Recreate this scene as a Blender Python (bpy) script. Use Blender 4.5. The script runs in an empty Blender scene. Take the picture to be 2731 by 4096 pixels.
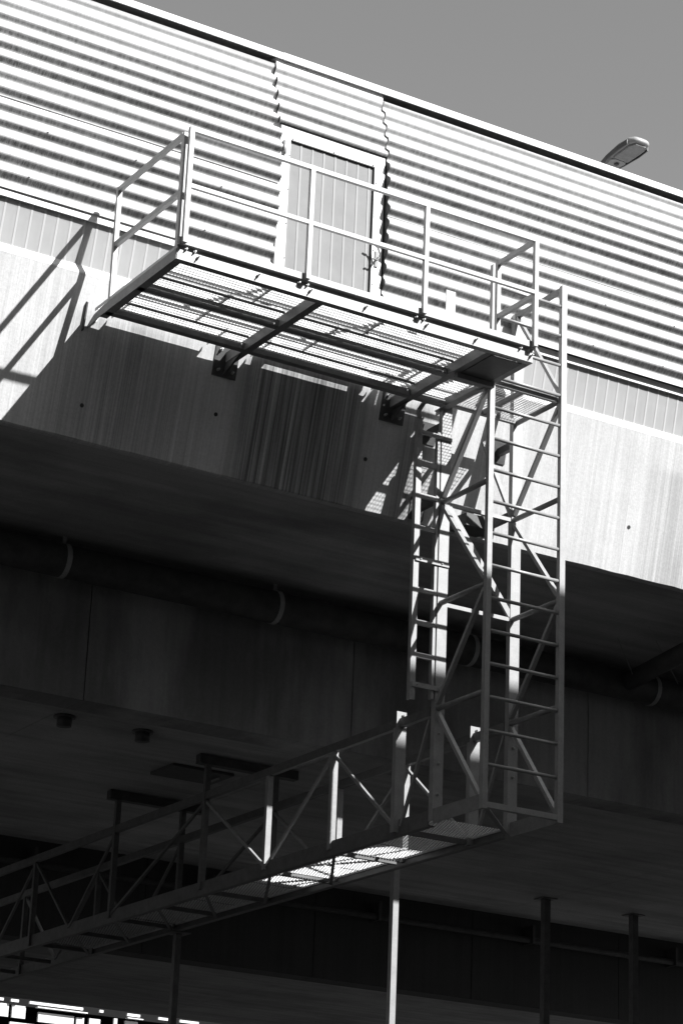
import bpy, bmesh, math, random
from mathutils import Vector, Matrix
random.seed(7)
rad = math.radians
scene = bpy.context.scene
COL = scene.collection

# ------------------------------------------------------------------ camera
YAW, PITCH, ROLL = 0.53608472, 0.348381518, 0.0416387318
cz, sz, cp, sp = math.cos(YAW), math.sin(YAW), math.cos(PITCH), math.sin(PITCH)
fwd = Vector((sz*cp, cz*cp, sp)); rgt = Vector((cz, -sz, 0)); upv = rgt.cross(fwd)
cr, sr = math.cos(ROLL), math.sin(ROLL)
r2 = cr*rgt + sr*upv; u2 = -sr*rgt + cr*upv
cam_d = bpy.data.cameras.new('camera'); cam = bpy.data.objects.new('camera', cam_d); COL.objects.link(cam)
cam_d.sensor_fit = 'VERTICAL'; cam_d.sensor_height = 36.0; cam_d.sensor_width = 24.0
cam_d.lens = 9775.33/4096*36.0
cam_d.clip_start = 0.1; cam_d.clip_end = 2000
M = Matrix((r2, u2, -fwd)).transposed().to_4x4(); M.translation = Vector((-11.511, -16.136, 1.6))
cam.matrix_world = M
scene.camera = cam

# ------------------------------------------------------------------ sky and sun
SUN_AZ, SUN_EL = rad(28.71), rad(39.61)        # azimuth measured from -Y towards +X
to_sun = Vector((math.sin(SUN_AZ)*math.cos(SUN_EL), -math.cos(SUN_AZ)*math.cos(SUN_EL), math.sin(SUN_EL)))
w = bpy.data.worlds.new('World'); scene.world = w; w.use_nodes = True
nt = w.node_tree; nt.nodes.clear()
sky = nt.nodes.new('ShaderNodeTexSky'); sky.sky_type = 'NISHITA'; sky.sun_disc = False
sky.sun_elevation = SUN_EL; sky.sun_rotation = math.atan2(to_sun.x, to_sun.y)
sky.air_density = 1.0; sky.dust_density = 0.6; sky.ozone_density = 1.0
bw = nt.nodes.new('ShaderNodeSeparateColor'); bg = nt.nodes.new('ShaderNodeBackground'); wo = nt.nodes.new('ShaderNodeOutputWorld')
bg.inputs['Strength'].default_value = 0.055
nt.links.new(sky.outputs[0], bw.inputs[0]); nt.links.new(bw.outputs['Blue'], bg.inputs[0]); nt.links.new(bg.outputs[0], wo.inputs[0])   # blue-sensitive black and white
sun_d = bpy.data.lights.new('sun', 'SUN'); sun_d.energy = 5.0; sun_d.angle = rad(0.53); sun_d.color = (1, 1, 1)
sun = bpy.data.objects.new('sun', sun_d); COL.objects.link(sun)
sun.rotation_euler = to_sun.to_track_quat('Z', 'Y').to_euler(); sun.location = to_sun*60
scene.view_settings.view_transform = 'Standard'; scene.view_settings.look = 'None'
scene.view_settings.gamma = 1.0; scene.view_settings.use_curve_mapping = False
scene.view_settings.exposure = 0.85
scene.cycles.max_bounces = 8; scene.cycles.transparent_max_bounces = 16

# ------------------------------------------------------------------ materials (the photograph is black and white: all greys)
def new_mat(name):
    m = bpy.data.materials.new(name); m.use_nodes = True
    n = m.node_tree.nodes; b = n['Principled BSDF']
    return m, m.node_tree, b
def N(t, kind, **kw):
    n = t.nodes.new('ShaderNode'+kind)
    for k, v in kw.items():
        if hasattr(n, k): setattr(n, k, v)
    return n
def noise(t, scale, detail=4, rough=0.55, mapping=None, coord='Object'):
    tc = N(t, 'TexCoord'); mp = N(t, 'Mapping'); nz = N(t, 'TexNoise')
    mp.inputs['Scale'].default_value = mapping or (1, 1, 1)
    nz.inputs['Scale'].default_value = scale; nz.inputs['Detail'].default_value = detail; nz.inputs['Roughness'].default_value = rough
    t.links.new(tc.outputs[coord], mp.inputs[0]); t.links.new(mp.outputs[0], nz.inputs[0])
    return nz.outputs['Fac']
def ramp(t, fac, stops):
    r = N(t, 'ValToRGB'); e = r.color_ramp.elements
    while len(e) < len(stops): e.new(0.5)
    for q, (p, v) in zip(e, stops): q.position = p; q.color = (v, v, v, 1)
    t.links.new(fac, r.inputs[0]); return r.outputs[0]
def mix(t, kind, fac, a, b):
    m = N(t, 'MixRGB', blend_type=kind)
    for i, v in ((0, fac), (1, a), (2, b)):
        if hasattr(v, 'links'): t.links.new(v, m.inputs[i])
        elif i == 0: m.inputs[0].default_value = v
        else: m.inputs[i].default_value = (v, v, v, 1)
    return m.outputs[0]
def math_n(t, op, a, b=None, clamp=False):
    m = N(t, 'Math', operation=op); m.use_clamp = clamp
    for i, v in ((0, a), (1, b)):
        if v is None: continue
        if hasattr(v, 'links'): t.links.new(v, m.inputs[i])
        else: m.inputs[i].default_value = v
    return m.outputs[0]
def bump(t, b, h, strength=0.3, dist=0.01):
    n = N(t, 'Bump'); n.inputs['Strength'].default_value = strength; n.inputs['Distance'].default_value = dist
    t.links.new(h, n.inputs['Height']); t.links.new(n.outputs[0], b.inputs['Normal'])

def steel(name, lo, hi, rough=0.55, metal=0.0, scale=9, spec=0.5):
    m, t, b = new_mat(name)
    f = noise(t, scale, 6, 0.65); g = noise(t, 60, 3, 0.6)
    c = ramp(t, f, [(0.3, lo), (0.7, hi)])
    c = mix(t, 'MULTIPLY', 0.35, c, ramp(t, g, [(0.3, 0.6), (0.62, 1.0)]))
    t.links.new(c, b.inputs['Base Color']); b.inputs['Roughness'].default_value = rough; b.inputs['Metallic'].default_value = metal; b.inputs['Specular IOR Level'].default_value = spec
    bump(t, b, g, 0.12, 0.002)
    return m
M_STEEL = steel('galvanised_steel', 0.26, 0.34, 0.45, 0.0, 9, 1.0)
M_STEELD = steel('weathered_steel', 0.19, 0.29)
M_GANTRY = steel('shade_dark_steel', 0.10, 0.17)  # darker copy of the steel: shade under the deck put into its colour
M_MESH = steel('bright_expanded_metal', 0.55, 0.66)
M_DARK = steel('dark_paint', 0.05, 0.09)
M_BOLT = steel('zinc_bolt', 0.35, 0.5, 0.4, 0.3, 40)
M_DUCT = steel('duct_jacket', 0.05, 0.10, 0.6, 0.0, 6)
M_STRAP = steel('strap_band', 0.35, 0.5)
M_WHITE = steel('white_flashing', 0.72, 0.80, 0.45)

# corrugated cladding: white paint, dirt runs
m, t, b = new_mat('white_cladding'); M_CLAD = m
f = noise(t, 1.0, 5, 0.6, (26, 1, 2.2)); f2 = noise(t, 0.7, 4, 0.6, (0.7, 1, 1.3)); f3 = noise(t, 1.0, 5, 0.75, (48, 1, 16))
streak = ramp(t, f, [(0.30, 0.62), (0.52, 1.0)])
patch = ramp(t, f2, [(0.38, 0.35), (0.62, 1.0)])
c = mix(t, 'MULTIPLY', 0.38, 0.66, streak)
# down-facing flanks of every wave: their shade painted darker, with speckled dirt in it
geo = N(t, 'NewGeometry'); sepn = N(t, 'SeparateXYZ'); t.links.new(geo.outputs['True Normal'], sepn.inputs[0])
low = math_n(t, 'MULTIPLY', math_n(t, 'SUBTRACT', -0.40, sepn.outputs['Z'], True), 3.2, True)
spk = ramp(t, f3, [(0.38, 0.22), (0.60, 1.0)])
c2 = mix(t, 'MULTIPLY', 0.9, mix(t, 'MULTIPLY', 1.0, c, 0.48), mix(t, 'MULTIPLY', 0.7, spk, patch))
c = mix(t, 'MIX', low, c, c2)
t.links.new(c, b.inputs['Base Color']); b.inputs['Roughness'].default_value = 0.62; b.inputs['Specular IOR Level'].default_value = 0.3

# concrete: base noise, board marks and runs of dirt down the fascia
def concrete(name, base, streaks=0.0, boards='X', clean=None, dark=0.0):
    m, t, b = new_mat(name)
    big = noise(t, 0.8, 6, 0.62); fine = noise(t, 38, 5, 0.7); pores = noise(t, 140, 2, 0.5)
    c = ramp(t, big, [(0.3, base*0.86), (0.7, base*1.08)])
    c = mix(t, 'MULTIPLY', 0.30, c, ramp(t, fine, [(0.32, 0.55), (0.6, 1.0)]))
    c = mix(t, 'MULTIPLY', 0.25, c, ramp(t, pores, [(0.30, 0.3), (0.40, 1.0)]))
    if streaks:
        tc = N(t, 'TexCoord'); sep = N(t, 'SeparateXYZ'); t.links.new(tc.outputs['Object'], sep.inputs[0])
        s1 = noise(t, 1.0, 4, 0.6, (19, 0.0, 0.32)); s2 = noise(t, 1.0, 3, 0.6, (60, 0.0, 0.5)); s3 = noise(t, 1.0, 2, 0.5, (2.2, 0.0, 0.25))
        light = mix(t, 'MULTIPLY', 0.8, ramp(t, s2, [(0.36, 0.72), (0.60, 1.0)]), ramp(t, s1, [(0.34, 0.74), (0.58, 1.0)]))
        c = mix(t, 'MULTIPLY', streaks, c, light)
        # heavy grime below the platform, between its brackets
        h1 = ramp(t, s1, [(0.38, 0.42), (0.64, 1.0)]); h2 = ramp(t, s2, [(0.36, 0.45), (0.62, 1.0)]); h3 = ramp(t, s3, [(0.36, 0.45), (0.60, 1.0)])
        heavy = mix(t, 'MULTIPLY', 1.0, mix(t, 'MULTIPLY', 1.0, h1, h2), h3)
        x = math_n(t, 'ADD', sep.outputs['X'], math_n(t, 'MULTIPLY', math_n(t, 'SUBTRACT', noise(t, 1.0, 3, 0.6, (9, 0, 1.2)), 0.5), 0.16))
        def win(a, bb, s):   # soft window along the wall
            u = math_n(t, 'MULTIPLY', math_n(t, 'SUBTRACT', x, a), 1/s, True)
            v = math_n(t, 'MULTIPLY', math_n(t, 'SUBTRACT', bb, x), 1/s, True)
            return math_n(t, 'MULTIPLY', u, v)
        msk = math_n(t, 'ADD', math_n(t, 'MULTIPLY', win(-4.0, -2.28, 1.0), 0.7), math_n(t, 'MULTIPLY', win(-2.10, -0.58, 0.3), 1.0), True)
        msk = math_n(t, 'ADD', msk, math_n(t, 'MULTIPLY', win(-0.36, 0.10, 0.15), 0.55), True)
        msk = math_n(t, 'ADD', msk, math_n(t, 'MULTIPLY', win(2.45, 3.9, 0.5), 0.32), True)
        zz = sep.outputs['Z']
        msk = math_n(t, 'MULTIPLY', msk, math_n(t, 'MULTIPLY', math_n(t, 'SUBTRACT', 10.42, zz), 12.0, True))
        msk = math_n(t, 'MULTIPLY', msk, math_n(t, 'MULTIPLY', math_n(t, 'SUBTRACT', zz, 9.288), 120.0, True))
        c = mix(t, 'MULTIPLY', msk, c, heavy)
    if dark:      # damp patches running down the web
        p1 = noise(t, 1.0, 5, 0.6, (0.9, 1, 0.25)); c = mix(t, 'MULTIPLY', 0.8, c, ramp(t, p1, [(0.42, 0.45), (0.58, 1.0)]))
    mp = {'X': (0.30, 7.0, 1), 'Z': (14, 1, 0.2)}[boards]
    bd = noise(t, 1.0, 3, 0.6, mp)
    c = mix(t, 'MULTIPLY', 0.22 if boards == 'Z' else 0.42, c, ramp(t, bd, [(0.36, 0.5), (0.60, 1.0)]))
    if boards == 'X':
        st = noise(t, 1.0, 6, 0.65, (0.5, 0.9, 1)); c = mix(t, 'MULTIPLY', 0.55, c, ramp(t, st, [(0.40, 0.5), (0.56, 1.0)]))
    t.links.new(c, b.inputs['Base Color']); b.inputs['Roughness'].default_value = 0.9
    hsum = mix(t, 'ADD', 0.5, fine, bd)
    bump(t, b, hsum, 0.25, 0.006)
    return m
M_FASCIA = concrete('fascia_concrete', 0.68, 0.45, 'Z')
M_CONC = concrete('girder_concrete', 0.52, 0, 'X')
M_CONCW = concrete('web_concrete', 0.44, 0, 'Z', dark=1)
M_CONCF = concrete('far_girder_concrete', 0.34, 0, 'X')  # darker concrete for the far girder's slab panels and fascia
M_WEBD = concrete('dark_web_concrete', 0.06, 0, 'Z')  # much darker concrete for the far girder's webs

# twin-wall polycarbonate: half the light goes through to whatever stands behind it
m, t, b = new_mat('polycarbonate'); M_POLY = m
tr = N(t, 'BsdfTransparent'); mx = N(t, 'MixShader'); out = [n for n in t.nodes if n.type == 'OUTPUT_MATERIAL'][0]
tr.inputs[0].default_value = (0.92, 0.92, 0.92, 1)
f = noise(t, 3, 4, 0.6)
t.links.new(ramp(t, f, [(0.3, 0.56), (0.7, 0.62)]), b.inputs['Base Color']); b.inputs['Roughness'].default_value = 0.35
mx.inputs[0].default_value = 0.55
t.links.new(tr.outputs[0], mx.inputs[1]); t.links.new(b.outputs[0], mx.inputs[2]); t.links.new(mx.outputs[0], out.inputs[0])
def plain(name, lo, hi, rough=0.7, scale=4, spec=0.5):
    m, t, b = new_mat(name)
    t.links.new(ramp(t, noise(t, scale, 5, 0.6), [(0.3, lo), (0.7, hi)]), b.inputs['Base Color']); b.inputs['Roughness'].default_value = rough; b.inputs['Specular IOR Level'].default_value = spec
    return m
M_RIB = plain('polycarbonate_rib', 0.46, 0.50, 0.7)
M_BACK = plain('insulation_board', 0.56, 0.62)
M_DLEAF = plain('door_leaf_grey', 0.25, 0.29, 0.8, 4, 0.15)
M_DPANE = plain('door_ribbed_sheet', 0.25, 0.29, 0.8, 4, 0.15)
M_DRIB = plain('door_sheet_rib', 0.36, 0.40, 0.8, 4, 0.15)
M_VOID = plain('unlit_void', 0.012, 0.02, 0.9)  # near black stands in for the unlit gap behind cladding and flashing
M_BLACK = plain('near_black', 0.02, 0.03, 0.6)  # near black, also painted in for shaded gaps and sheet ends
M_GROUND = plain('asphalt', 0.030, 0.05, 0.9, 2)
M_GLASS = plain('window_glass', 0.03, 0.05, 0.08)
M_FARW = plain('far_render', 0.55, 0.62, 0.8, 1)
M_FARD = plain('far_shaded_wall', 0.010, 0.016, 0.9, 1, 0.1)  # recessed shade of the far wall painted in as near black
M_BRICK = plain('dark_brick', 0.06, 0.09, 0.9, 3)
M_LAMP = plain('lamp_housing', 0.32, 0.38, 0.45)
M_LAMPD = plain('lamp_side_shell', 0.06, 0.09, 0.5)
M_LENS = plain('lamp_bowl', 0.16, 0.24, 0.2, 14)

# ------------------------------------------------------------------ helpers
def link(o, parent=None):
    COL.objects.link(o)
    if parent: o.parent = parent
    return o
def tag(o, label=None, cat=None, group=None, kind=None):
    for k, v in (('label', label), ('category', cat), ('group', group), ('kind', kind)):
        if v: o[k] = v
    return o
def thing(name, loc, label, cat, group=None):
    o = bpy.data.objects.new(name, None); o.empty_display_size = 0.2; o.location = loc; link(o)
    return tag(o, label, cat, group)
def wloc(o):
    v = Vector((0, 0, 0))
    while o: v += Vector(o.location); o = o.parent
    return v
class MB:
    """collects vertices and faces in world coordinates"""
    def __init__(s): s.v = []; s.f = []
    def box(s, x0, x1, y0, y1, z0, z1):
        n = len(s.v)
        s.v += [(x, y, z) for z in (z0, z1) for y in (y0, y1) for x in (x0, x1)]
        s.f += [tuple(n+i for i in q) for q in ((0, 2, 3, 1), (4, 5, 7, 6), (0, 1, 5, 4), (2, 6, 7, 3), (0, 4, 6, 2), (1, 3, 7, 5))]
        return s
    def bar(s, p, q, wd, ht, ref=(0, 0, 1)):
        """rectangular bar from p to q: wd across, ht along ref"""
        p, q = Vector(p), Vector(q); d = (q-p).normalized(); r = Vector(ref)
        a = d.cross(r)
        if a.length < 1e-4: a = d.cross(Vector((1, 0, 0)))
        a.normalize(); u = a.cross(d).normalized(); n = len(s.v)
        for c in (p, q):
            for i, j in ((-1, -1), (1, -1), (1, 1), (-1, 1)): s.v.append(tuple(c + a*wd/2*i + u*ht/2*j))
        s.f += [tuple(n+i for i in k) for k in ((0, 1, 2, 3), (7, 6, 5, 4), (0, 4, 5, 1), (1, 5, 6, 2), (2, 6, 7, 3), (3, 7, 4, 0))]
        return s
    def tube(s, p, q, r, k=10, r1=None):
        p, q = Vector(p), Vector(q); d = (q-p).normalized(); a = d.orthogonal().normalized(); u = d.cross(a); n = len(s.v)
        for c, rr in ((p, r), (q, r if r1 is None else r1)):
            for i in range(k):
                an = 2*math.pi*i/k; s.v.append(tuple(c + (a*math.cos(an)+u*math.sin(an))*rr))
        for i in range(k): j = (i+1) % k; s.f.append((n+i, n+j, n+k+j, n+k+i))
        s.f += [tuple(n+i for i in reversed(range(k))), tuple(n+k+i for i in range(k))]
        return s
    def prism(s, poly, x0, x1):
        """extrude a (y, z) polygon along X"""
        n = len(s.v); k = len(poly)
        s.v += [(x0, y, z) for y, z in poly] + [(x1, y, z) for y, z in poly]
        for i in range(k): j = (i+1) % k; s.f.append((n+i, n+j, n+k+j, n+k+i))
        s.f += [tuple(n+i for i in reversed(range(k))), tuple(n+k+i for i in range(k))]
        return s
    def path(s, pts, r, k=8):
        for a, b in zip(pts, pts[1:]): s.tube(a, b, r, k)
        return s
    def ibeam(s, p, q, wd, ht, tw=0.008, tf=0.010):
        p, q = Vector(p), Vector(q); z = Vector((0, 0, 1))
        s.bar(p, q, tw, ht-2*tf); s.bar(p+z*(ht/2-tf/2), q+z*(ht/2-tf/2), wd, tf); s.bar(p-z*(ht/2-tf/2), q-z*(ht/2-tf/2), wd, tf)
        return s
    def build(s, name, mat, parent=None, smooth=False, bevel=0):
        off = wloc(parent) if parent else Vector((0, 0, 0))
        me = bpy.data.meshes.new(name); me.from_pydata([tuple(Vector(v)-off) for v in s.v], [], s.f)
        bm = bmesh.new(); bm.from_mesh(me); bmesh.ops.recalc_face_normals(bm, faces=bm.faces); bm.to_mesh(me); bm.free()
        me.materials.append(mat)
        if smooth:
            for p in me.polygons: p.use_smooth = True
        o = bpy.data.objects.new(name, me); link(o, parent)
        if bevel:
            md = o.modifiers.new('bevel', 'BEVEL'); md.width = bevel; md.segments = 2; md.limit_method = 'ANGLE'
        return o

# ------------------------------------------------------------------ ground
g = MB(); g.v = [(-600, -600, 0), (600, -600, 0), (600, 600, 0), (-600, 600, 0)]; g.f = [(0, 1, 2, 3)]
tag(g.build('ground', M_GROUND), kind='structure')

# ------------------------------------------------------------------ near bridge girder (carries the building)
def wall_y(z): return 1.69 + 0.236*(10.24-z)
def girder(dy, x0, x1, label, fascia_mat, web_mat, slab_mat):
    root = thing('bridge_girder', (0, dy+7.3, 0), label, 'bridge')
    top, bot = 10.68, 9.285
    # fascia: long leaning edge beam, cut into strips so that its arris is slightly uneven
    rnd = random.Random(3); n = 160; fb = MB()
    for i in range(n+1):
        x = x0+(x1-x0)*i/n; j = rnd.uniform(-.004, .004); k = rnd.uniform(-.003, .003)
        fb.v += [(x, dy+wall_y(top), top), (x, dy+wall_y(bot+.012)+k, bot+.012+j), (x, dy+wall_y(bot)+.014, bot+j*.4), (x, dy+1.99, bot+.004), (x, dy+1.99, top)]
    for i in range(n):
        for q in range(5): r = (q+1) % 5; fb.f.append((i*5+q, i*5+r, i*5+5+r, i*5+5+q))
    fb.f += [(0, 1, 2, 3, 4), tuple(n*5+q for q in range(5))]
    fo = fb.build('fascia_beam', fascia_mat, root)
    MB().prism([(dy+1.993, 9.293), (dy+4.58, 9.26), (dy+10.1, 9.26), (dy+12.4, 9.30), (dy+12.4, 10.9), (dy+1.993, 10.9)], x0, x1).build('deck_slab', M_CONC, root)
    # overhang soffit drip strip and web panels with joints between them
    xs = []; x = x0
    while x < x1-0.1: xs.append((x, min(x+3.0, x1))); x += 3.0
    for a, b in xs:
        MB().box(a+.006, b-.006, dy+4.55, dy+4.95, 7.80, 9.262).build('web_panel', web_mat, root)
        MB().box(a+.004, b-.004, dy+4.952, dy+10.1, 7.806, 8.05).build('bottom_slab_panel', slab_mat, root)
        MB().box(a+.006, b-.006, dy+9.7, dy+10.096, 8.052, 9.258).build('web_panel', web_mat, root)
    return root, fo
near_root, near_fascia = girder(0, -14, 16, 'near concrete bridge girder carrying the corrugated building, streaked fascia above dark soffit', M_FASCIA, M_CONCW, M_CONC)
# tie holes and stains in the fascia
for x, z in ((2.425, 9.754), (-3.477, 9.585), (-0.62, 9.75), (4.9, 9.76), (-2.2, 9.80)):
    y = wall_y(z)
    MB().tube((x, y-.004, z-.001), (x, y+.02, z+.004), 0.019, 12).build('tie_hole_plug', M_BLACK, near_root)
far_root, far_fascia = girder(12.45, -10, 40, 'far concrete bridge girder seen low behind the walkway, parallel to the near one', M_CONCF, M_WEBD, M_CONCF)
for x in (7.3, 10.6, 13.9, 17.2, 20.5):   # pipe along the far girder's web
    pass
pr = thing('far_service_pipe', (12, 16.7, 8.9), 'thin pipe along the web of the far bridge girder', 'pipe')
MB().tube((-8, 16.80, 8.86), (38, 16.80, 8.86), 0.05, 12).build('pipe_run', M_DARK, pr, True)
for i in range(14):
    MB().box(-6+3*i, -5.95+3*i, 16.70, 16.99, 8.80, 9.1).build('pipe_clip', M_DARK, pr)

# ------------------------------------------------------------------ building on the deck
bld = thing('station_building', (0, 6, 10.7), 'white building with curved horizontally corrugated cladding and flat roof edge', 'building')
PITCH_W = 0.152
AMP = [0.026*(1+random.Random(90+i).uniform(-.16, .12)) for i in range(30)]
def wave(z, phase): return AMP[int((z-11.0+0.048)/PITCH_W+phase/(2*math.pi)+4) % 30]*math.sin(2*math.pi*(z-11.2)/PITCH_W+phase)
def clad_y(z): return 1.432 + (z-12.02)**2/(2*4.9)
def sheet(x0, x1, z0, z1, dy=0.0, phase=0.0, th=0.004, name='cladding_sheet'):
    mb = MB(); nz = max(8, int((z1-z0)/PITCH_W*14)); nx = max(2, int((x1-x0)/0.35))
    rnd = random.Random(int(x0*100+z0*10)); wob = [rnd.uniform(-.0022, .0022) for _ in range(nx+1)]
    for i in range(nx+1):
        x = x0+(x1-x0)*i/nx
        for k in range(nz+1):
            z = z0+(z1-z0)*k/nz
            y = clad_y(z)+dy - wave(z, phase) + wob[i]*math.sin(z*9+x*2)
            mb.v.append((x, y, z))
    st = nz+1
    for i in range(nx):
        for k in range(nz): a = i*st+k; mb.f.append((a, a+1, a+st+1, a+st))
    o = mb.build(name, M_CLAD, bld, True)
    md = o.modifiers.new('thickness', 'SOLIDIFY'); md.thickness = th; md.offset = 0
    es = o.modifiers.new('crisp_ends', 'EDGE_SPLIT'); es.split_angle = rad(50)
    return o
# sheets: two tiers left and right of the door bay, with a lapped seam, and a raised header over the door
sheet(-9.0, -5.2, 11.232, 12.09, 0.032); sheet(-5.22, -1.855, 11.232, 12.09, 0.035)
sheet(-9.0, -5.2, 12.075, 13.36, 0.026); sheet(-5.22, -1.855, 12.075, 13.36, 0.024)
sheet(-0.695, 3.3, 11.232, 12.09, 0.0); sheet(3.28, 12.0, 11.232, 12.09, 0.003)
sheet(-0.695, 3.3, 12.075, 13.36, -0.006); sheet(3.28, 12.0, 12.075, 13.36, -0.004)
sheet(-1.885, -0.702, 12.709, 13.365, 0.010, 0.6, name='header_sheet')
# sheet ends at the door bay, their shaded side painted near black
def closer(x0, x1, z0, z1, d0, d1, phase=0.0):
    mb = MB(); n = int((z1-z0)/PITCH_W*14)
    for k in range(n+1):
        z = z0+(z1-z0)*k/n; y = clad_y(z)+d0-wave(z, phase)
        mb.v += [(x0, y, z), (x1, y, z), (x1, clad_y(z)+d1, z), (x0, clad_y(z)+d1, z)]
    for k in range(n):
        for q in range(4): r = (q+1) % 4; mb.f.append((k*4+q, k*4+r, k*4+4+r, k*4+4+q))
    mb.f += [(0, 1, 2, 3), tuple(n*4+q for q in range(4))]
    mb.build('shaded_sheet_end', M_BLACK, bld)
closer(-0.700, -0.696, 11.232, 13.36, -0.004, 0.085)
closer(-1.8905, -1.8865, 12.712, 13.365, 0.006, 0.085, 0.6)
# inner wall behind the cladding, roof edge flashing with its open joint
poly = [(clad_y(z)+0.085, z) for z in [11.215+i*0.195 for i in range(12)]]
MB().prism(poly+[(12.2, 13.36), (12.2, 11.215)], -9.0, -1.90).build('inner_wall', M_VOID, bld)
MB().prism(poly+[(12.2, 13.36), (12.2, 11.215)], -0.66, 12.0).build('inner_wall', M_VOID, bld)
MB().prism([(1.62, 11.2), (1.80, 13.36), (12.2, 13.36), (12.2, 11.2)], -1.90, -0.66).build('inner_wall', M_VOID, bld)
MB().box(-9, 12, 1.78, 12.2, 13.363, 13.455).build('roof_deck', M_VOID, bld)
MB().prism([(1.575, 13.435), (1.575, 13.50), (1.62, 13.515), (1.9, 13.515), (1.9, 13.50), (1.60, 13.495), (1.588, 13.435)], -9, -1.83).build('roof_flashing', M_WHITE, bld)
MB().prism([(1.572, 13.433), (1.572, 13.503), (1.62, 13.518), (1.9, 13.518), (1.9, 13.50), (1.60, 13.495), (1.585, 13.433)], -1.826, 5.0).build('roof_flashing', M_WHITE, bld)
MB().prism([(1.575, 13.435), (1.575, 13.50), (1.62, 13.515), (1.9, 13.515), (1.9, 13.50), (1.60, 13.495), (1.588, 13.435)], 5.004, 12).build('roof_flashing', M_WHITE, bld)
MB().prism([(1.605, 13.372), (1.605, 13.470), (1.775, 13.470), (1.775, 13.372)], -1.885, -0.70).build('header_capping', M_WHITE, bld)
for a, b in ((-9, -1.89), (-0.695, 12)):
    MB().box(a, b, 1.622, 1.75, 13.362, 13.385).build('cladding_top_rail', M_STEELD, bld)
# drip trim below the cladding
for a, b in ((-9.0, -5.2), (-5.195, -1.2), (-1.195, 3.1), (3.105, 12.0)):
    MB().prism([(1.519, 11.163), (1.519, 11.240), (1.531, 11.240), (1.531, 11.163)], a, b).build('drip_trim', M_WHITE, bld)
# translucent strip between the cladding and the concrete
x = -9.05; k = 0
while x < 12:
    MB().prism([(1.640, 10.778), (1.541, 11.205), (1.547, 11.205), (1.646, 10.778)], x+.010, x+.114).build('pane', M_POLY, bld)
    MB().prism([(1.6385, 10.778), (1.5395, 11.205), (1.551, 11.205), (1.650, 10.778)], x-.0095, x+.0095).build('pane_rib', M_RIB, bld)
    x += 0.124
MB().prism([(1.672, 10.86), (1.592, 11.195), (1.602, 11.195), (1.682, 10.86)], -9, 12).build('backing_board', M_BACK, bld)
MB().box(-9, 12, 1.665, 1.74, 10.70, 10.858).build('upstand', M_CONC, bld)
for a, b in ((-9, -4.9), (-4.895, -0.4), (-0.395, 2.2), (2.205, 6.0), (6.005, 12)):
    MB().prism([(1.588, 10.684), (1.588, 10.70), (1.625, 10.768), (1.625, 10.776), (1.66, 10.776), (1.66, 10.684)], a, b).build('sill_flashing', M_WHITE, bld)
# door bay
door = MB().box(-1.742, -0.828, 1.535, 1.565, 10.47, 12.565).build('door', M_DLEAF, bld)
tag(door, 'grey ribbed translucent door in a wide white frame')
for i in range(8):
    xa = -1.742+0.124*i; xb = min(xa+0.114, -0.828)
    MB().box(xa+.006, xb-.0, 1.518, 1.522, 10.50, 12.56).build('door_pane', M_DPANE, door)
for i in range(1, 8):
    xa = -1.742+0.124*i
    MB().box(xa-.012, xa+.006, 1.514, 1.524, 10.50, 12.56).build('door_rib', M_DRIB, door)
fm = MB(); fm.box(-1.850, -1.745, 1.500, 1.56, 10.45, 12.705); fm.box(-0.822, -0.712, 1.500, 1.56, 10.45, 12.705); fm.box(-1.745, -0.822, 1.500, 1.56, 12.575, 12.705)
fm.build('door_frame', M_WHITE, door)
MB().box(-0.832, -0.823, 1.497, 1.52, 10.47, 12.572).build('door_shadow_gap', M_BLACK, door)  # shadow gap beside and above the leaf, painted as near-black strips
MB().box(-1.742, -0.826, 1.497, 1.52, 12.563, 12.572).build('door_shadow_gap', M_BLACK, door)
MB().box(-1.85, -0.712, 1.492, 1.52, 12.7055, 12.712).build('door_head_trim', M_BLACK, door)
hg = MB(); hg.tube((-1.815, 1.488, 12.395), (-1.815, 1.488, 12.535), 0.016, 10); hg.box(-1.84, -1.79, 1.494, 1.499, 12.41, 12.52); hg.build('door_hinge', M_STEEL, door, True)
hg = MB(); hg.tube((-1.815, 1.488, 10.70), (-1.815, 1.488, 10.84), 0.016, 10); hg.box(-1.84, -1.79, 1.494, 1.499, 10.72, 10.82); hg.build('door_hinge', M_STEEL, door, True)
hd = MB(); hd.path([(-0.775, 1.50, 11.62), (-0.775, 1.44, 11.62), (-0.775, 1.43, 11.65), (-0.80, 1.43, 11.71), (-0.87, 1.43, 11.735)], 0.009, 8); hd.path([(-0.775, 1.44, 11.62), (-0.80, 1.43, 11.58), (-0.85, 1.43, 11.58)], 0.009, 8)
hd.box(-0.79, -0.76, 1.488, 1.499, 11.54, 11.70); hd.build('door_handle', M_STEELD, door)
sc = MB()
for z in (11.0, 11.35, 11.7, 12.05, 12.4): sc.box(-1.757, -1.749, 1.494, 1.499, z, z+.01); sc.box(-0.812, -0.804, 1.494, 1.499, z, z+.01)
for xx in (-1.73, -1.28, -0.85): sc.box(xx, xx+.01, 1.494, 1.499, 12.58, 12.59)
tag(sc.build('frame_screws', M_BLACK, door), kind='stuff')
# cladding screws on the crests
sc = MB()
for xi in range(-10, 14):
    for zi in range(1, 14, 3):
        xx = xi*0.86 + 0.12*((zi//3) % 2); z = 11.2+PITCH_W*(zi+0.25)
        if -1.95 < xx < -0.65 and z < 12.8: continue
        y = clad_y(z)-0.026+(0.028 if xx < -1.8 else 0.008 if xx < -0.7 else -0.002); sc.tube((xx, y+.012, z), (xx, y-.005, z), 0.007, 6)
tag(sc.build('cladding_screws', M_BOLT, bld), kind='stuff')

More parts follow.
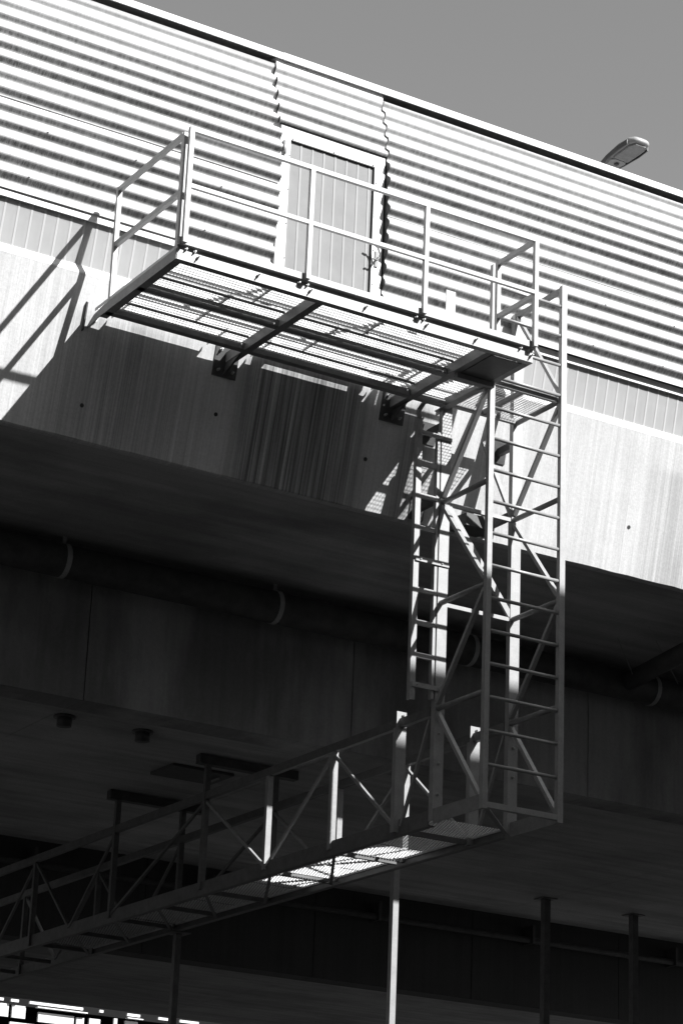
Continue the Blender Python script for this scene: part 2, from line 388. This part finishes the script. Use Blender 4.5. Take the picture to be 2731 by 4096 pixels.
# ------------------------------------------------------------------ service platform
plat = thing('service_platform', (-1.78, 0.8, 10.25), 'steel mesh service platform with railings hung outside the white door', 'platform')
ZB, ZT = 10.258, 10.368
PX = (-3.56, 0.0)
# front edge: toe plate over a channel
MB().box(PX[0], -1.865, 0.0, 0.006, 10.385, 10.442).build('toe_plate', M_STEEL, plat)
MB().box(-1.862, PX[1], 0.0, 0.006, 10.385, 10.442).build('toe_plate', M_STEEL, plat)
ec = MB(); ec.box(PX[0], PX[1], 0.0065, 0.048, 10.379, 10.385); ec.box(PX[0]+.008, PX[1]-.008, 0.040, 0.048, ZB+.008, 10.3785); ec.box(PX[0]+.008, PX[1]-.008, 0.040, 0.105, ZB, ZB+.008); ec.build('edge_channel', M_STEEL, plat)
# left and right end channels, tapering to the wall brackets
lc = MB(); lc.prism([(0.05, ZB), (0.05, 10.352), (1.38, 10.340), (1.56, 10.318), (1.70, 10.25), (1.70, 10.235), (1.45, ZB)], PX[0], PX[0]+.008)
lc.box(PX[0]+.0085, PX[0]+.075, 0.11, 1.45, ZB, ZB+.009); lc.build('end_channel', M_STEELD, plat)
rc = MB(); rc.prism([(0.05, ZB), (0.05, 10.352), (1.38, 10.340), (1.58, 10.30), (1.58, ZB)], PX[1]-.010, PX[1]-.002); rc.box(PX[1]-.075, PX[1]-.011, 0.11, 1.5, ZB, ZB+.009); rc.build('end_channel', M_STEELD, plat)
# longitudinal beams, in bays between the cross beams
for y in (0.708, 1.312):
    for a, b in ((-3.545, -2.206), (-2.128, -0.468), (-0.394, -0.082)):
        lb = MB(); lb.box(a, b, y, y+.007, ZB, 10.320); lb.box(a, b, y+.0072, y+.070, ZB, ZB+.009); lb.box(a, b, y+.0072, y+.070, 10.311, 10.320)
        lb.build('longitudinal_beam', M_STEELD, plat)
for x in (-2.17, -0.432):
    cb = MB(); cb.box(x-.034, x-.026, 0.107, 1.66, ZB-.002, 10.352); cb.box(x-.0258, x+.038, 0.107, 1.66, ZB-.002, ZB+.008); cb.box(x-.0258, x+.038, 0.107, 1.66, 10.343, 10.352)
    cb.build('cross_beam', M_STEELD, plat)
MB().box(-0.40, -0.077, 0.11, 0.70, ZB-.009, ZB-.001).build('corner_gusset', M_DARK, plat)
MB().bar((-0.43, 0.62, ZB-.03), (-0.03, 0.62, ZB-.03), 0.05, 0.05).build('corner_stiffener', M_STEELD, plat)
# mesh bearer angles
for y, xa, xb in ((0.613, -3.54, -2.21), (0.613, -2.13, -0.47), (1.245, -3.54, -2.21), (1.245, -2.13, -0.47)):
    MB().box(xa, xb, y-.012, y+.012, 10.345, 10.360).build('mesh_bearer', M_STEELD, plat)
# expanded-metal panels: rows of inclined strands tied at staggered knuckles
def mesh_panel(x0, x1, y0, y1, z, parent, mat, pitch=0.044, width=0.034, tilt=60.0, lw=0.062, name='mesh_panel', th=0.003, gap=0.0):
    mb = MB(); c, s = math.cos(rad(tilt)), math.sin(rad(tilt)); rows = int((y1-y0)/pitch)
    for r in range(rows):
        y = y0+pitch*(r+.5); xx = x0 - (lw/4 if r % 2 else 0)
        if not gap: mb.bar((x0, y, z), (x1, y, z), th, width, ref=(0, c, s))
        while xx < x1:
            if gap:
                a, b = max(xx, x0), min(xx+lw/2-gap, x1)
                if b > a: mb.bar((a, y, z), (b, y, z), th, width, ref=(0, c, s))
            elif xx > x0:      # knuckle folded forward between two strands
                p = Vector((xx, y, z)) + Vector((0, -s, c))*0.003
                mb.bar(p-Vector((0, c, s))*width*.45, p+Vector((0, c, s))*width*.45, 0.004, 0.006, ref=(0, -s, c))
            xx += lw/2
    mb.box(x0-.004, x0, y0, y1, z-.014, z+.014); mb.box(x1, x1+.004, y0, y1, z-.014, z+.014)
    o = mb.build(name, mat, parent); tag(o, kind='stuff'); return o
MZ = 10.372
for xs in ((-3.545, -2.53), (-2.52, -1.42), (-1.41, -0.25), (-0.24, -0.01)): mesh_panel(xs[0], xs[1], 0.060, 0.612, MZ, plat, M_MESH)
for xs in ((-3.545, -2.74), (-2.73, -1.66), (-1.65, -0.56), (-0.55, -0.01)): mesh_panel(xs[0], xs[1], 0.616, 1.244, MZ, plat, M_MESH)
for xs in ((-3.36, -2.42), (-1.97, -0.70)): mesh_panel(xs[0], xs[1], 1.248, 1.625, MZ, plat, M_MESH)
for xs in ((-3.545, -3.365), (-2.415, -1.975), (-0.695, -0.01)): mesh_panel(xs[0], xs[1], 1.248, 1.57, MZ, plat, M_MESH)
# railing posts and rails (square tube)
RZ, MZR, TB = 11.42, 10.905, 0.040
def post(x, y, z0, z1, parent, nm='railing_post', wx=TB, wy=TB, mat=None):
    return MB().box(x-wx/2, x+wx/2, y-wy/2, y+wy/2, z0, z1).build(nm, mat or M_STEEL, parent)
for x in (-3.525, -2.362, -1.198, -0.032): post(x, -0.022, 10.384, RZ+.022, plat)
post(-3.535, 0.075, 10.353, RZ+.005, plat, wx=0.036, wy=0.05); post(-3.53, 1.30, 10.345, RZ+.02, plat, wx=0.042); post(-0.032, 0.565, 10.36, RZ+.02, plat)
for i, (a, b) in enumerate(((-3.503, -2.384), (-2.340, -1.220), (-1.176, -0.054))):
    MB().box(a, b, -0.042, -0.004, RZ-.018, RZ+.020).build('top_rail', M_STEEL, plat); MB().box(a, b, -0.041, -0.006, MZR-.018, MZR+.018).build('mid_rail', M_STEEL, plat)
MB().bar((-3.53, 0.10, RZ), (-3.53, 1.278, RZ), 0.038, 0.040).build('top_rail', M_STEEL, plat); MB().bar((-3.53, 0.10, MZR-.02), (-3.53, 1.278, MZR-.02), 0.036, 0.044).build('mid_rail', M_STEEL, plat)
MB().bar((-0.032, 0.0, RZ), (-0.032, 0.543, RZ), 0.038, 0.042).build('top_rail', M_STEEL, plat); MB().bar((-0.032, 0.0, MZR-.02), (-0.032, 0.543, MZR-.02), 0.036, 0.044).build('mid_rail', M_STEEL, plat)
MB().box(-0.953, -0.855, 0.012, 0.020, 10.442, 10.695).build('gate_plate', M_STEEL, plat)
MB().box(-0.860, -0.45, 1.20, 1.208, 10.40, 10.47).build('kick_plate', M_STEEL, plat)
# bolts along the front channel
def bolt(p, parent, r=0.011, l=0.035, d=(0, -1, 0)):
    p = Vector(p); d = Vector(d); mb = MB(); mb.tube(p, p+d*l*.45, r, 6); mb.tube(p+d*l*.45, p+d*l, r*.6, 8); mb.build('bolt', M_BOLT, parent)
for x in (-3.43, -2.362, -1.198, -0.10):
    for dx in (-.05, .03): bolt((x+dx, 0.040, 10.355), plat)
    bolt((x+.065, 0.040, 10.315), plat, 0.012, 0.05)
for x in (-2.80, -1.75, -0.62): bolt((x, 0.040, 10.315), plat, 0.012, 0.05)
# wall brackets
for x, wd in ((-2.19, 0.24), (-0.42, 0.26)):
    y = wall_y(10.2); mb = MB()
    zt, zb = 10.41, 10.13
    mb.prism([(wall_y(zt)-.012, zt), (wall_y(zb)-.012, zb), (wall_y(zb)-.001, zb), (wall_y(zt)-.001, zt)], x-wd/2, x+wd/2)
    if wd > 0.15: mb.prism([(1.42, 10.25), (1.655, 10.25), (wall_y(10.16)-.013, 10.16), (wall_y(10.15)-.013, 10.15)], x-.010, x+.010)
    br = mb.build('wall_bracket', M_DARK, plat)
    for dx in (-.3, .3):
        bolt((x+wd*dx, wall_y(10.18)-.013, 10.18), br, 0.013, 0.04)
        bolt((x+wd*dx, wall_y(10.36)-.013, 10.36), br, 0.013, 0.04)
MB().prism([(wall_y(10.46)-.022, 10.445), (wall_y(10.46)-.001, 10.46), (wall_y(10.2)-.001, 10.2), (wall_y(10.2)-.036, 10.21)], -3.606, -3.594).build('wall_bracket', M_DARK, plat)
bolt((-3.50, wall_y(10.32)+.001, 10.32), plat, 0.02, 0.05)

# ------------------------------------------------------------------ access tower
tw = thing('access_tower', (0.38, 1.0, 6.36), 'tall lattice steel access tower with rungs hanging from the platform corner', 'tower')
FL, FR, BL, BR, YF, YB = -0.015, 0.775, 0.003, 0.80, 0.665, 1.425
MB().box(FL-.026, FL+.026, 0.640, 0.690, 6.36, 10.248).build('front_post', M_STEEL, tw); MB().box(FL-.022, FL+.022, 0.640, 0.685, 10.375, 11.45).build('front_post_extension', M_STEEL, tw)
MB().box(FR-.029, FR+.029, 0.640, 0.690, 6.352, 11.455).build('front_post', M_STEEL, tw)
def channel_post(x, zt):
    mb = MB(); mb.box(x-.052, x+.052, 1.400, 1.408, 6.38, zt); mb.box(x-.052, x-.044, 1.4085, 1.46, 6.38, zt); mb.box(x+.044, x+.052, 1.4085, 1.46, 6.38, zt)
    o = mb.build('back_post', M_STEEL, tw)
    for z in (6.62, 6.9, 7.17): bolt((x, 1.400, z), o, 0.015, 0.02)
channel_post(BL, 10.36); channel_post(BR, 11.44)
zr = 11.24; rungs = []
for i in range(16): rungs.append(11.243-0.2995*i)
for z in rungs:
    if z < 6.5: continue
    MB().tube((FL+.024, 0.664, z), (FR-.028, 0.664, z), 0.0165, 12).build('rung', M_STEEL, tw, True)
bb = MB(); bb.box(FL+.027, FR-.030, 0.642, 0.648, 6.372, 6.422); bb.box(FL+.027, FR-.030, 0.6485, 0.690, 6.372, 6.378); bb.build('bottom_bar', M_STEEL, tw)
LV = (6.40, 7.395, 8.375, 9.345, 10.31)
for z in LV[1:]:
    for x in (FL, FR):
        MB().tube((x, 0.691, z), (x, 1.399, z), 0.025, 12).build('side_chord', M_STEELD, tw, True)
for x in (FL-.02, FR+.01):
    MB().box(x-.004, x+.004, 0.691, 1.399, 6.355, 6.485).build('bottom_chord', M_STEELD, tw)
for i in range(4):
    z0, z1 = LV[i], LV[i+1]
    ya, yb = (1.40, 0.70) if i % 2 else (0.70, 1.40)     # lower end
    for x in (FL, FR):
        MB().bar((x, ya, z0+.05), (x, yb, z1-.04), 0.034, 0.042, (1, 0, 0)).build('side_brace', M_STEEL, tw)
MB().bar((FR, 1.39, 11.40), (FR, 0.70, 10.38), 0.032, 0.036, (1, 0, 0)).build('side_brace', M_STEEL, tw)
MB().bar((FR, 0.691, 11.425), (FR, 1.42, 11.425), 0.042, 0.045).build('guard_rail', M_STEELD, tw)
for z in (8.375, 9.345): MB().box(BL+.053, BR-.053, 1.41, 1.44, z-.018, z+.018).build('back_chord', M_STEEL, tw)
MB().bar((BL+.05, 1.42, 9.32), (BR-.045, 1.42, 8.41), 0.030, 0.055, (1, 0, 0)).build('back_brace', M_STEEL, tw)
MB().bar((0.42, 1.42, 10.05), (BR-.045, 1.42, 9.38), 0.030, 0.036, (1, 0, 0)).build('back_brace', M_STEEL, tw)
# landing
lf = MB(); lf.box(FL+.03, FR-.03, 1.355, 1.395, 10.29, 10.335); lf.box(FL+.03, FR-.03, 0.695, 0.735, 10.29, 10.335)
lf.box(0.36, 0.40, 0.736, 1.354, 10.295, 10.33); lf.build('landing_frame', M_STEELD, tw)
wm = MB()
for i in range(24): xx = FL+.03+i*.0325; wm.box(xx-.0015, xx+.0015, 0.70, 1.39, 10.338, 10.341)
for i in range(22): yy = 0.70+i*.0325; wm.box(FL+.03, FR-.03, yy-.0015, yy+.0015, 10.3415, 10.3445)
tag(wm.build('wire_landing', M_STEELD, tw), kind='stuff')
# ties to the wall
for x in (BL, BR):
    for z in (10.12, 9.42):
        MB().bar((x, 1.461, z), (x, wall_y(z)-.013, z-.0), 0.05, 0.07).build('wall_tie', M_DARK, tw)
        mb = MB(); mb.prism([(wall_y(z+.1)-.012, z+.1), (wall_y(z-.1)-.012, z-.1), (wall_y(z-.1)-.001, z-.1), (wall_y(z+.1)-.001, z+.1)], x-.08, x+.08); mb.build('tie_plate', M_DARK, tw)
MB().prism([(1.62, 9.28), (1.62, 9.40), (wall_y(9.42)-.002, 9.42), (wall_y(9.30)-.002, 9.30)], 0.39, 0.70).build('tie_box', M_DARK, tw)
MB().bar((FL, 0.69, 10.27), (FL, 1.40, 10.34), 0.05, 0.06).build('head_beam', M_STEELD, tw)
MB().bar((0.05, 0.70, 6.372), (0.72, 1.38, 6.372), 0.04, 0.012).build('bottom_brace', M_STEELD, tw)

# ------------------------------------------------------------------ cat ladder beside the tower's back post
ld = thing('cat_ladder', (-0.19, 1.42, 7.43), 'narrow vertical ladder bolted to the left back post of the tower', 'ladder')
MB().box(-0.318, -0.300, 1.402, 1.452, 7.43, 10.10).build('stile', M_STEEL, ld)
MB().box(-0.2995, -0.262, 1.402, 1.409, 7.43, 10.10).build('stile_flange', M_STEEL, ld)
MB().box(-0.092, -0.064, 1.402, 1.45, 7.47, 10.02).build('stile', M_STEEL, ld)
for z in (9.675, 9.36, 9.05, 8.46, 8.155, 7.85): MB().box(-0.261, -0.093, 1.404, 1.436, z-.022, z+.022).build('rung', M_STEEL, ld)
for z in (9.97, 8.745, 7.57):
    br = MB().box(-0.300, 0.056, 1.388, 1.398, z-.022, z+.022).build('clamp_strip', M_STEEL, ld)
    for xx in (-0.25, -0.02): bolt((xx, 1.388, z), br, 0.009, 0.012)
MB().path([(-0.285, 1.425, 10.08), (-0.285, 1.44, 10.20), (-0.24, 1.42, 10.29), (-0.05, 1.40, 10.34)], 0.022, 10).build('top_hoop', M_STEELD, ld, True)

# ------------------------------------------------------------------ walkway under the deck
gw = thing('truss_walkway', (0.37, 6.5, 6.34), 'dark steel truss walkway running back under the bridge from the tower foot', 'walkway')
GX = (-0.03, 0.775); YE = 15.5
VY = (3.13, 4.35, 5.66, 7.72, 9.77, 11.82, 13.9)
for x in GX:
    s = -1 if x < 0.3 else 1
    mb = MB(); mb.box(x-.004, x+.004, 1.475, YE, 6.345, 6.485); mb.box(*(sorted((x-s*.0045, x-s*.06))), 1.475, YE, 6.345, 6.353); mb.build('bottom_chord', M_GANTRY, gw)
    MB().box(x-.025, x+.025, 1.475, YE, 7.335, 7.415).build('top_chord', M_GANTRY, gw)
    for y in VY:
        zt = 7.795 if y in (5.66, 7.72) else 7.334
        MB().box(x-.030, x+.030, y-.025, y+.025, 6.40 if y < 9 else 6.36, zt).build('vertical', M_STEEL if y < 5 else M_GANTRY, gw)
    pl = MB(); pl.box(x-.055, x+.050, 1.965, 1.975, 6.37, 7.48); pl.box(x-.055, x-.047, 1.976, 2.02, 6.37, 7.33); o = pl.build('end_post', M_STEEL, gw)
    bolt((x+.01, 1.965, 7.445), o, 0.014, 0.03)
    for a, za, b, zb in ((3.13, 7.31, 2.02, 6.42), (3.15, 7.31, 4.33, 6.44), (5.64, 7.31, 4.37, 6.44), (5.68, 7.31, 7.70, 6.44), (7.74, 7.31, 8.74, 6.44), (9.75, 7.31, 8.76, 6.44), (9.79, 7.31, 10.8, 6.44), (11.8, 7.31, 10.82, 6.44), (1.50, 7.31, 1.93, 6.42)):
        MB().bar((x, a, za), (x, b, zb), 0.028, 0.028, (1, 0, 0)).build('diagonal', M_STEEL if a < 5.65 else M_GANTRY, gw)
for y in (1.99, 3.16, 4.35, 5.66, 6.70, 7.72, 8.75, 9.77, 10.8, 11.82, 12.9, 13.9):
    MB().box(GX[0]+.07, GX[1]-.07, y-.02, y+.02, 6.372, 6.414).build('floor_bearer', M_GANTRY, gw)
for a, b in ((3.16, 4.35), (4.35, 5.66), (5.66, 6.70), (6.70, 7.72), (7.72, 8.75), (8.75, 9.77)):
    MB().bar((GX[0]+.06, a, 6.362), (GX[1]-.06, b, 6.362), 0.03, 0.010).build('floor_brace', M_GANTRY, gw)
for a, b in ((1.50, 2.74), (2.75, 3.90), (3.91, 5.10), (5.11, 6.30), (6.31, 7.72), (7.73, 9.77)):
    mesh_panel(GX[0]+.02, GX[1]-.02, a, b, 6.435, gw, M_MESH, 0.042, 0.0125, 62, 0.062, 'floor_mesh', gap=0.011)
for y in (5.66, 7.72):
    MB().box(-0.15, 1.02, y-.05, y+.05, 7.70, 7.797).build('hanger_beam', M_DARK, gw)
# posts under and beyond the walkway
def pole(x, y, zt, r, label):
    o = thing('support_pole', (x, y, 0), label, 'pole', 'slender poles below the bridge')
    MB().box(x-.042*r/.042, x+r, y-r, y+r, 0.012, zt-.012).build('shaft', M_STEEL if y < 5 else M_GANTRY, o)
    MB().box(x-.11, x+.11, y-.11, y+.11, zt-.0115, zt).build('head_plate', M_GANTRY, o)
    MB().box(x-.11, x+.11, y-.11, y+.11, 0, 0.0115).build('foot_plate', M_GANTRY, o)
pole(1.865, 4.99, 7.80, 0.034, 'slender pole catching a sunlit stripe below the walkway')
pole(0.80, 7.72, 6.345, 0.034, 'dark pole propping the walkway at the left')
pole(6.985, 9.42, 7.804, 0.045, 'dark pole below the soffit at right, the nearer of two')
pole(8.49, 9.52, 7.804, 0.045, 'dark pole below the soffit at far right')

# ------------------------------------------------------------------ things under the deck
dp = thing('drain_pipe', (0, 4.25, 9.05), 'large dark jacketed pipe strapped under the deck overhang', 'pipe')
MB().tube((-13, 4.22, 9.02), (15, 4.22, 9.02), 0.165, 24).build('pipe_run', M_DUCT, dp, True)
for x in (-12.2, -9.8, -7.3, -4.9, -2.48, -0.15, 2.2, 4.6, 7.0, 9.4):
    st = MB()
    for i in range(20):
        a0, a1 = math.pi*2*i/20, math.pi*2*(i+1)/20
        st.bar((x, 4.22+.169*math.cos(a0), 9.02+.169*math.sin(a0)), (x, 4.22+.169*math.cos(a1), 9.02+.169*math.sin(a1)), 0.05, 0.004, (0, math.cos((a0+a1)/2), math.sin((a0+a1)/2)))
    st.box(x-.02, x+.02, 4.215, 4.225, 9.19, 9.262); st.build('pipe_strap', M_STRAP, dp)
MB().tube((3.95, 2.5, 9.05), (4.20, 4.10, 9.02), 0.10, 16).build('branch_pipe', M_DUCT, dp, True)
for i, (a, b) in enumerate((((3.47, 3.34, 9.19), (4.15, 3.93, 9.0)), ((3.49, 2.84, 9.19), (5.13, 4.32, 9.1)))):
    o = MB().tube(a, b, 0.006, 6).build('hanging_cable', M_STEEL)
    tag(o, 'thin light cable slanting under the deck, %s of the branch pipe' % ('left' if i == 0 else 'crossing in front'), 'cable', 'cables under the deck')
for i, (x, y) in enumerate(((-1.88, 5.22), (-1.01, 5.24))):
    o = thing('soffit_outlet', (x, y, 7.8), 'small round dark outlet in the soffit, %s of the two above the walkway' % ('left' if i == 0 else 'right'), 'outlet', 'outlets in the soffit')
    MB().tube((x, y, 7.70), (x, y, 7.803), 0.075, 16).build('collar', M_DARK, o, True); MB().tube((x, y, 7.785), (x, y, 7.804), 0.11, 16).build('flange', M_DARK, o, True)
o = thing('soffit_hatch', (0.15, 6.35, 7.79), 'dark hatch plate on the soffit above the walkway hangers', 'hatch')
MB().box(-0.17, 0.56, 6.18, 6.70, 7.775, 7.805).build('hatch_plate', M_DARK, o); MB().tube((0.45, 6.3, 7.76), (0.45, 6.5, 7.76), 0.012, 8).build('hatch_handle', M_STEELD, o)

# ------------------------------------------------------------------ street lamp behind the roof
lx, ly, lz = 11.50, 14.05, 21.86
lp = thing('street_lamp', (lx, ly+.9, 10.9), 'street lamp head rising above the roof edge at upper right', 'lamp')
MB().tube((lx, ly+1.0, 10.9), (lx, ly+1.0, lz-.25), 0.10, 16, 0.055).build('mast', M_STEELD, lp, True)
MB().path([(lx, ly+1.0, lz-.25), (lx, ly+.9, lz-.08), (lx, ly+.3, lz+.02), (lx, ly+.05, lz+.03)], 0.035, 12).build('arm', M_STEELD, lp, True)
def loft(secs, name, mat, parent):
    """secs: rings of points"""
    mb = MB(); k = len(secs[0])
    for s in secs: mb.v += s
    for i in range(len(secs)-1):
        for j in range(k): q = (j+1) % k; mb.f.append((i*k+j, i*k+q, i*k+k+q, i*k+k+j))
    mb.f += [tuple(range(k)), tuple((len(secs)-1)*k+j for j in range(k))]
    return mb.build(name, mat, parent, True)
L = 1.02
def lring(t, hw, top, bot):
    y = ly+0.06-L*t; zc = lz+0.03+0.05*t; r = []
    for k in range(16):
        a = 2*math.pi*k/16; cx_, sz_ = math.cos(a), math.sin(a)
        xx = hw*math.copysign(abs(cx_)**0.6, cx_); zz = (top if sz_ > 0 else bot)*math.copysign(abs(sz_)**0.7, sz_)
        r.append((lx+xx, y, zc+zz))
    return r
hs = loft([lring(0, .07, .05, .05), lring(.05, .14, .075, .055), lring(.25, .19, .11, .06), lring(.6, .225, .13, .06), lring(.85, .215, .11, .06), lring(.96, .17, .07, .05), lring(1.0, .10, .03, .03)], 'housing', M_LAMP, lp)
def lplate(t0, t1, h0, h1, dz, mat, nm):
    mb = MB(); pts = []
    for t_, h_ in ((t0, h0), (t0+(t1-t0)*.15, h0*1.05), (t0+(t1-t0)*.8, h1), (t1, h1*.62)):
        pts.append((t_, h_))
    ring = [(lx-h_, ly+.06-L*t_, lz+.03+.05*t_-dz) for t_, h_ in pts] + [(lx+h_, ly+.06-L*t_, lz+.03+.05*t_-dz) for t_, h_ in reversed(pts)]
    n = len(ring); mb.v = ring + [(a, b, c-.022) for a, b, c in [(lx+(p[0]-lx)*.9, p[1], p[2]) for p in ring]]
    mb.f = [tuple(range(n)), tuple(n+i for i in range(n))] + [(i, (i+1) % n, n+(i+1) % n, n+i) for i in range(n)]
    return mb.build(nm, mat, hs)
lplate(0.40, 0.95, 0.165, 0.175, 0.058, M_LENS, 'lamp_bowl'); lplate(0.08, 0.385, 0.12, 0.17, 0.058, M_LAMP, 'gear_cover')
MB().box(lx-.03, lx+.03, ly-.26, ly-.20, lz-.065, lz-.03).build('cover_latch', M_DARK, hs)
# dark rubber skirt round the lower housing edge
for s in (-1, 1):
    sk = MB()
    pts = [(.06, .15), (.25, .195), (.6, .230), (.86, .218)]
    for k, (t_, h_) in enumerate(pts):
        yy, zz = ly+.06-L*t_, lz+.015+.05*t_
        sk.v += [(lx+s*(h_-.01), yy, zz-.042), (lx+s*(h_+.01), yy, zz-.042), (lx+s*(h_+.01), yy, zz+.042), (lx+s*(h_-.01), yy, zz+.042)]
        if k:
            o_ = 4*k
            for q in range(4): r = (q+1) % 4; sk.f.append((o_-4+q, o_-4+r, o_+r, o_+q))
    sk.f += [(0, 1, 2, 3), (12, 13, 14, 15)]
    sk.build('side_skirt', M_LAMPD, hs)


# ------------------------------------------------------------------ distant building below the girders
fb = thing('distant_building', (24, 62, 0), 'far sunlit building glimpsed at the bottom left below the girders', 'building')
MB().box(10, 60, 62.0, 75, 0, 15.5).build('wall', M_FARD, fb)
for a, b in ((20.5, 21.40), (21.67, 21.95), (24.95, 25.09), (26.0, 26.24), (26.25, 26.49), (27.20, 27.5), (27.51, 27.83), (28.03, 28.4), (28.41, 28.77)) + tuple((22.35+.248*i, 22.59+.248*i) for i in range(8)):
    MB().box(a, b, 59.9, 60.0, 13.665, 13.75).build('parapet_panel', M_WHITE, fb)
for a, b, z0, z1 in ((20.6, 21.05, 13.15, 13.60), (21.30, 21.67, 13.17, 13.60), (21.80, 22.29, 13.17, 13.58), (22.76, 24.08, 13.13, 13.45), (24.18, 24.46, 13.05, 13.43), (24.66, 25.07, 13.0, 13.45), (25.58, 25.71, 13.0, 13.55), (26.02, 26.49, 13.0, 13.52)):
    wd = MB().box(a, b, 60.05, 60.15, z0, z1).build('window', M_FARW, fb)
for a, b in ((21.69, 22.2), (22.21, 22.73), (22.74, 23.3)): MB().box(a, b, 59.9, 60.0, 12.9, 13.0).build('parapet_panel', M_WHITE, fb)
MB().box(22.63, 24.49, 59.85, 60.04, 13.565, 13.60).build('window_canopy', M_WHITE, fb)
MB().box(26.0, 26.6, 59.85, 60.04, 13.58, 13.61).build('window_canopy', M_WHITE, fb)
fr = MB(); fr.box(19, 30, 60.16, 61.99, 13.60, 13.66); fr.box(19, 30, 60.16, 61.99, 12.75, 12.89); fr.build('ledge', M_FARD, fb)

# ------------------------------------------------------------------ neighbouring block across the yard (shades the tower foot)
nb = thing('neighbouring_block', (18, -16, 0), 'tall plain block across the yard, outside the picture to the right', 'building')
MB().box(-0.8, 40, -26, -6.8, 0, 15.20).build('wall', M_CONCW, nb)
MB().box(-0.85, 40.05, -26.05, -6.75, 15.20, 15.44).build('parapet', M_CONC, nb)
for i in range(11):
    for j in range(4):
        wn = MB().box(1+i*3.5, 3+i*3.5, -6.799, -6.74, 1.5+j*3.5, 3.3+j*3.5).build('window', M_STEEL, nb)
        MB().box(1.08+i*3.5, 2.92+i*3.5, -6.739, -6.73, 1.58+j*3.5, 3.22+j*3.5).build('pane', M_GLASS, wn)

# ------------------------------------------------------------------ blocks behind and left of the camera, added unseen to cut sky light
sb = thing('sky_blocker_back', (-10, -38, 0), 'unseen tall block added behind the yard to cut the sky light', 'building')
MB().box(-70, 45, -46, -30, 0, 19.0).build('wall', M_BRICK, sb); MB().box(-70.1, 45.1, -46.1, -29.9, 19.0, 19.4).build('parapet', M_CONC, sb)
wb = thing('sky_blocker_left', (-38, 4, 0), 'unseen tall block added at the left to cut the sky light', 'building')
MB().box(-46, -25, -28, 60, 0, 30.0).build('wall', M_BRICK, wb); MB().box(-46.1, -24.9, -28.1, 60.1, 30.0, 30.3).build('parapet', M_CONC, wb)

fs = thing('far_deck_blocker', (12, 19, 10.9), 'unseen block added on the far deck to shade the ground behind', 'building')  # added unseen to keep bounce light off the far girder
MB().box(-10, 40, 14.6, 24.6, 10.9, 13.4).build('wall', M_FARW, fs); MB().box(-10.1, 40.1, 14.5, 24.8, 13.4, 13.6).build('roof', M_CONC, fs)
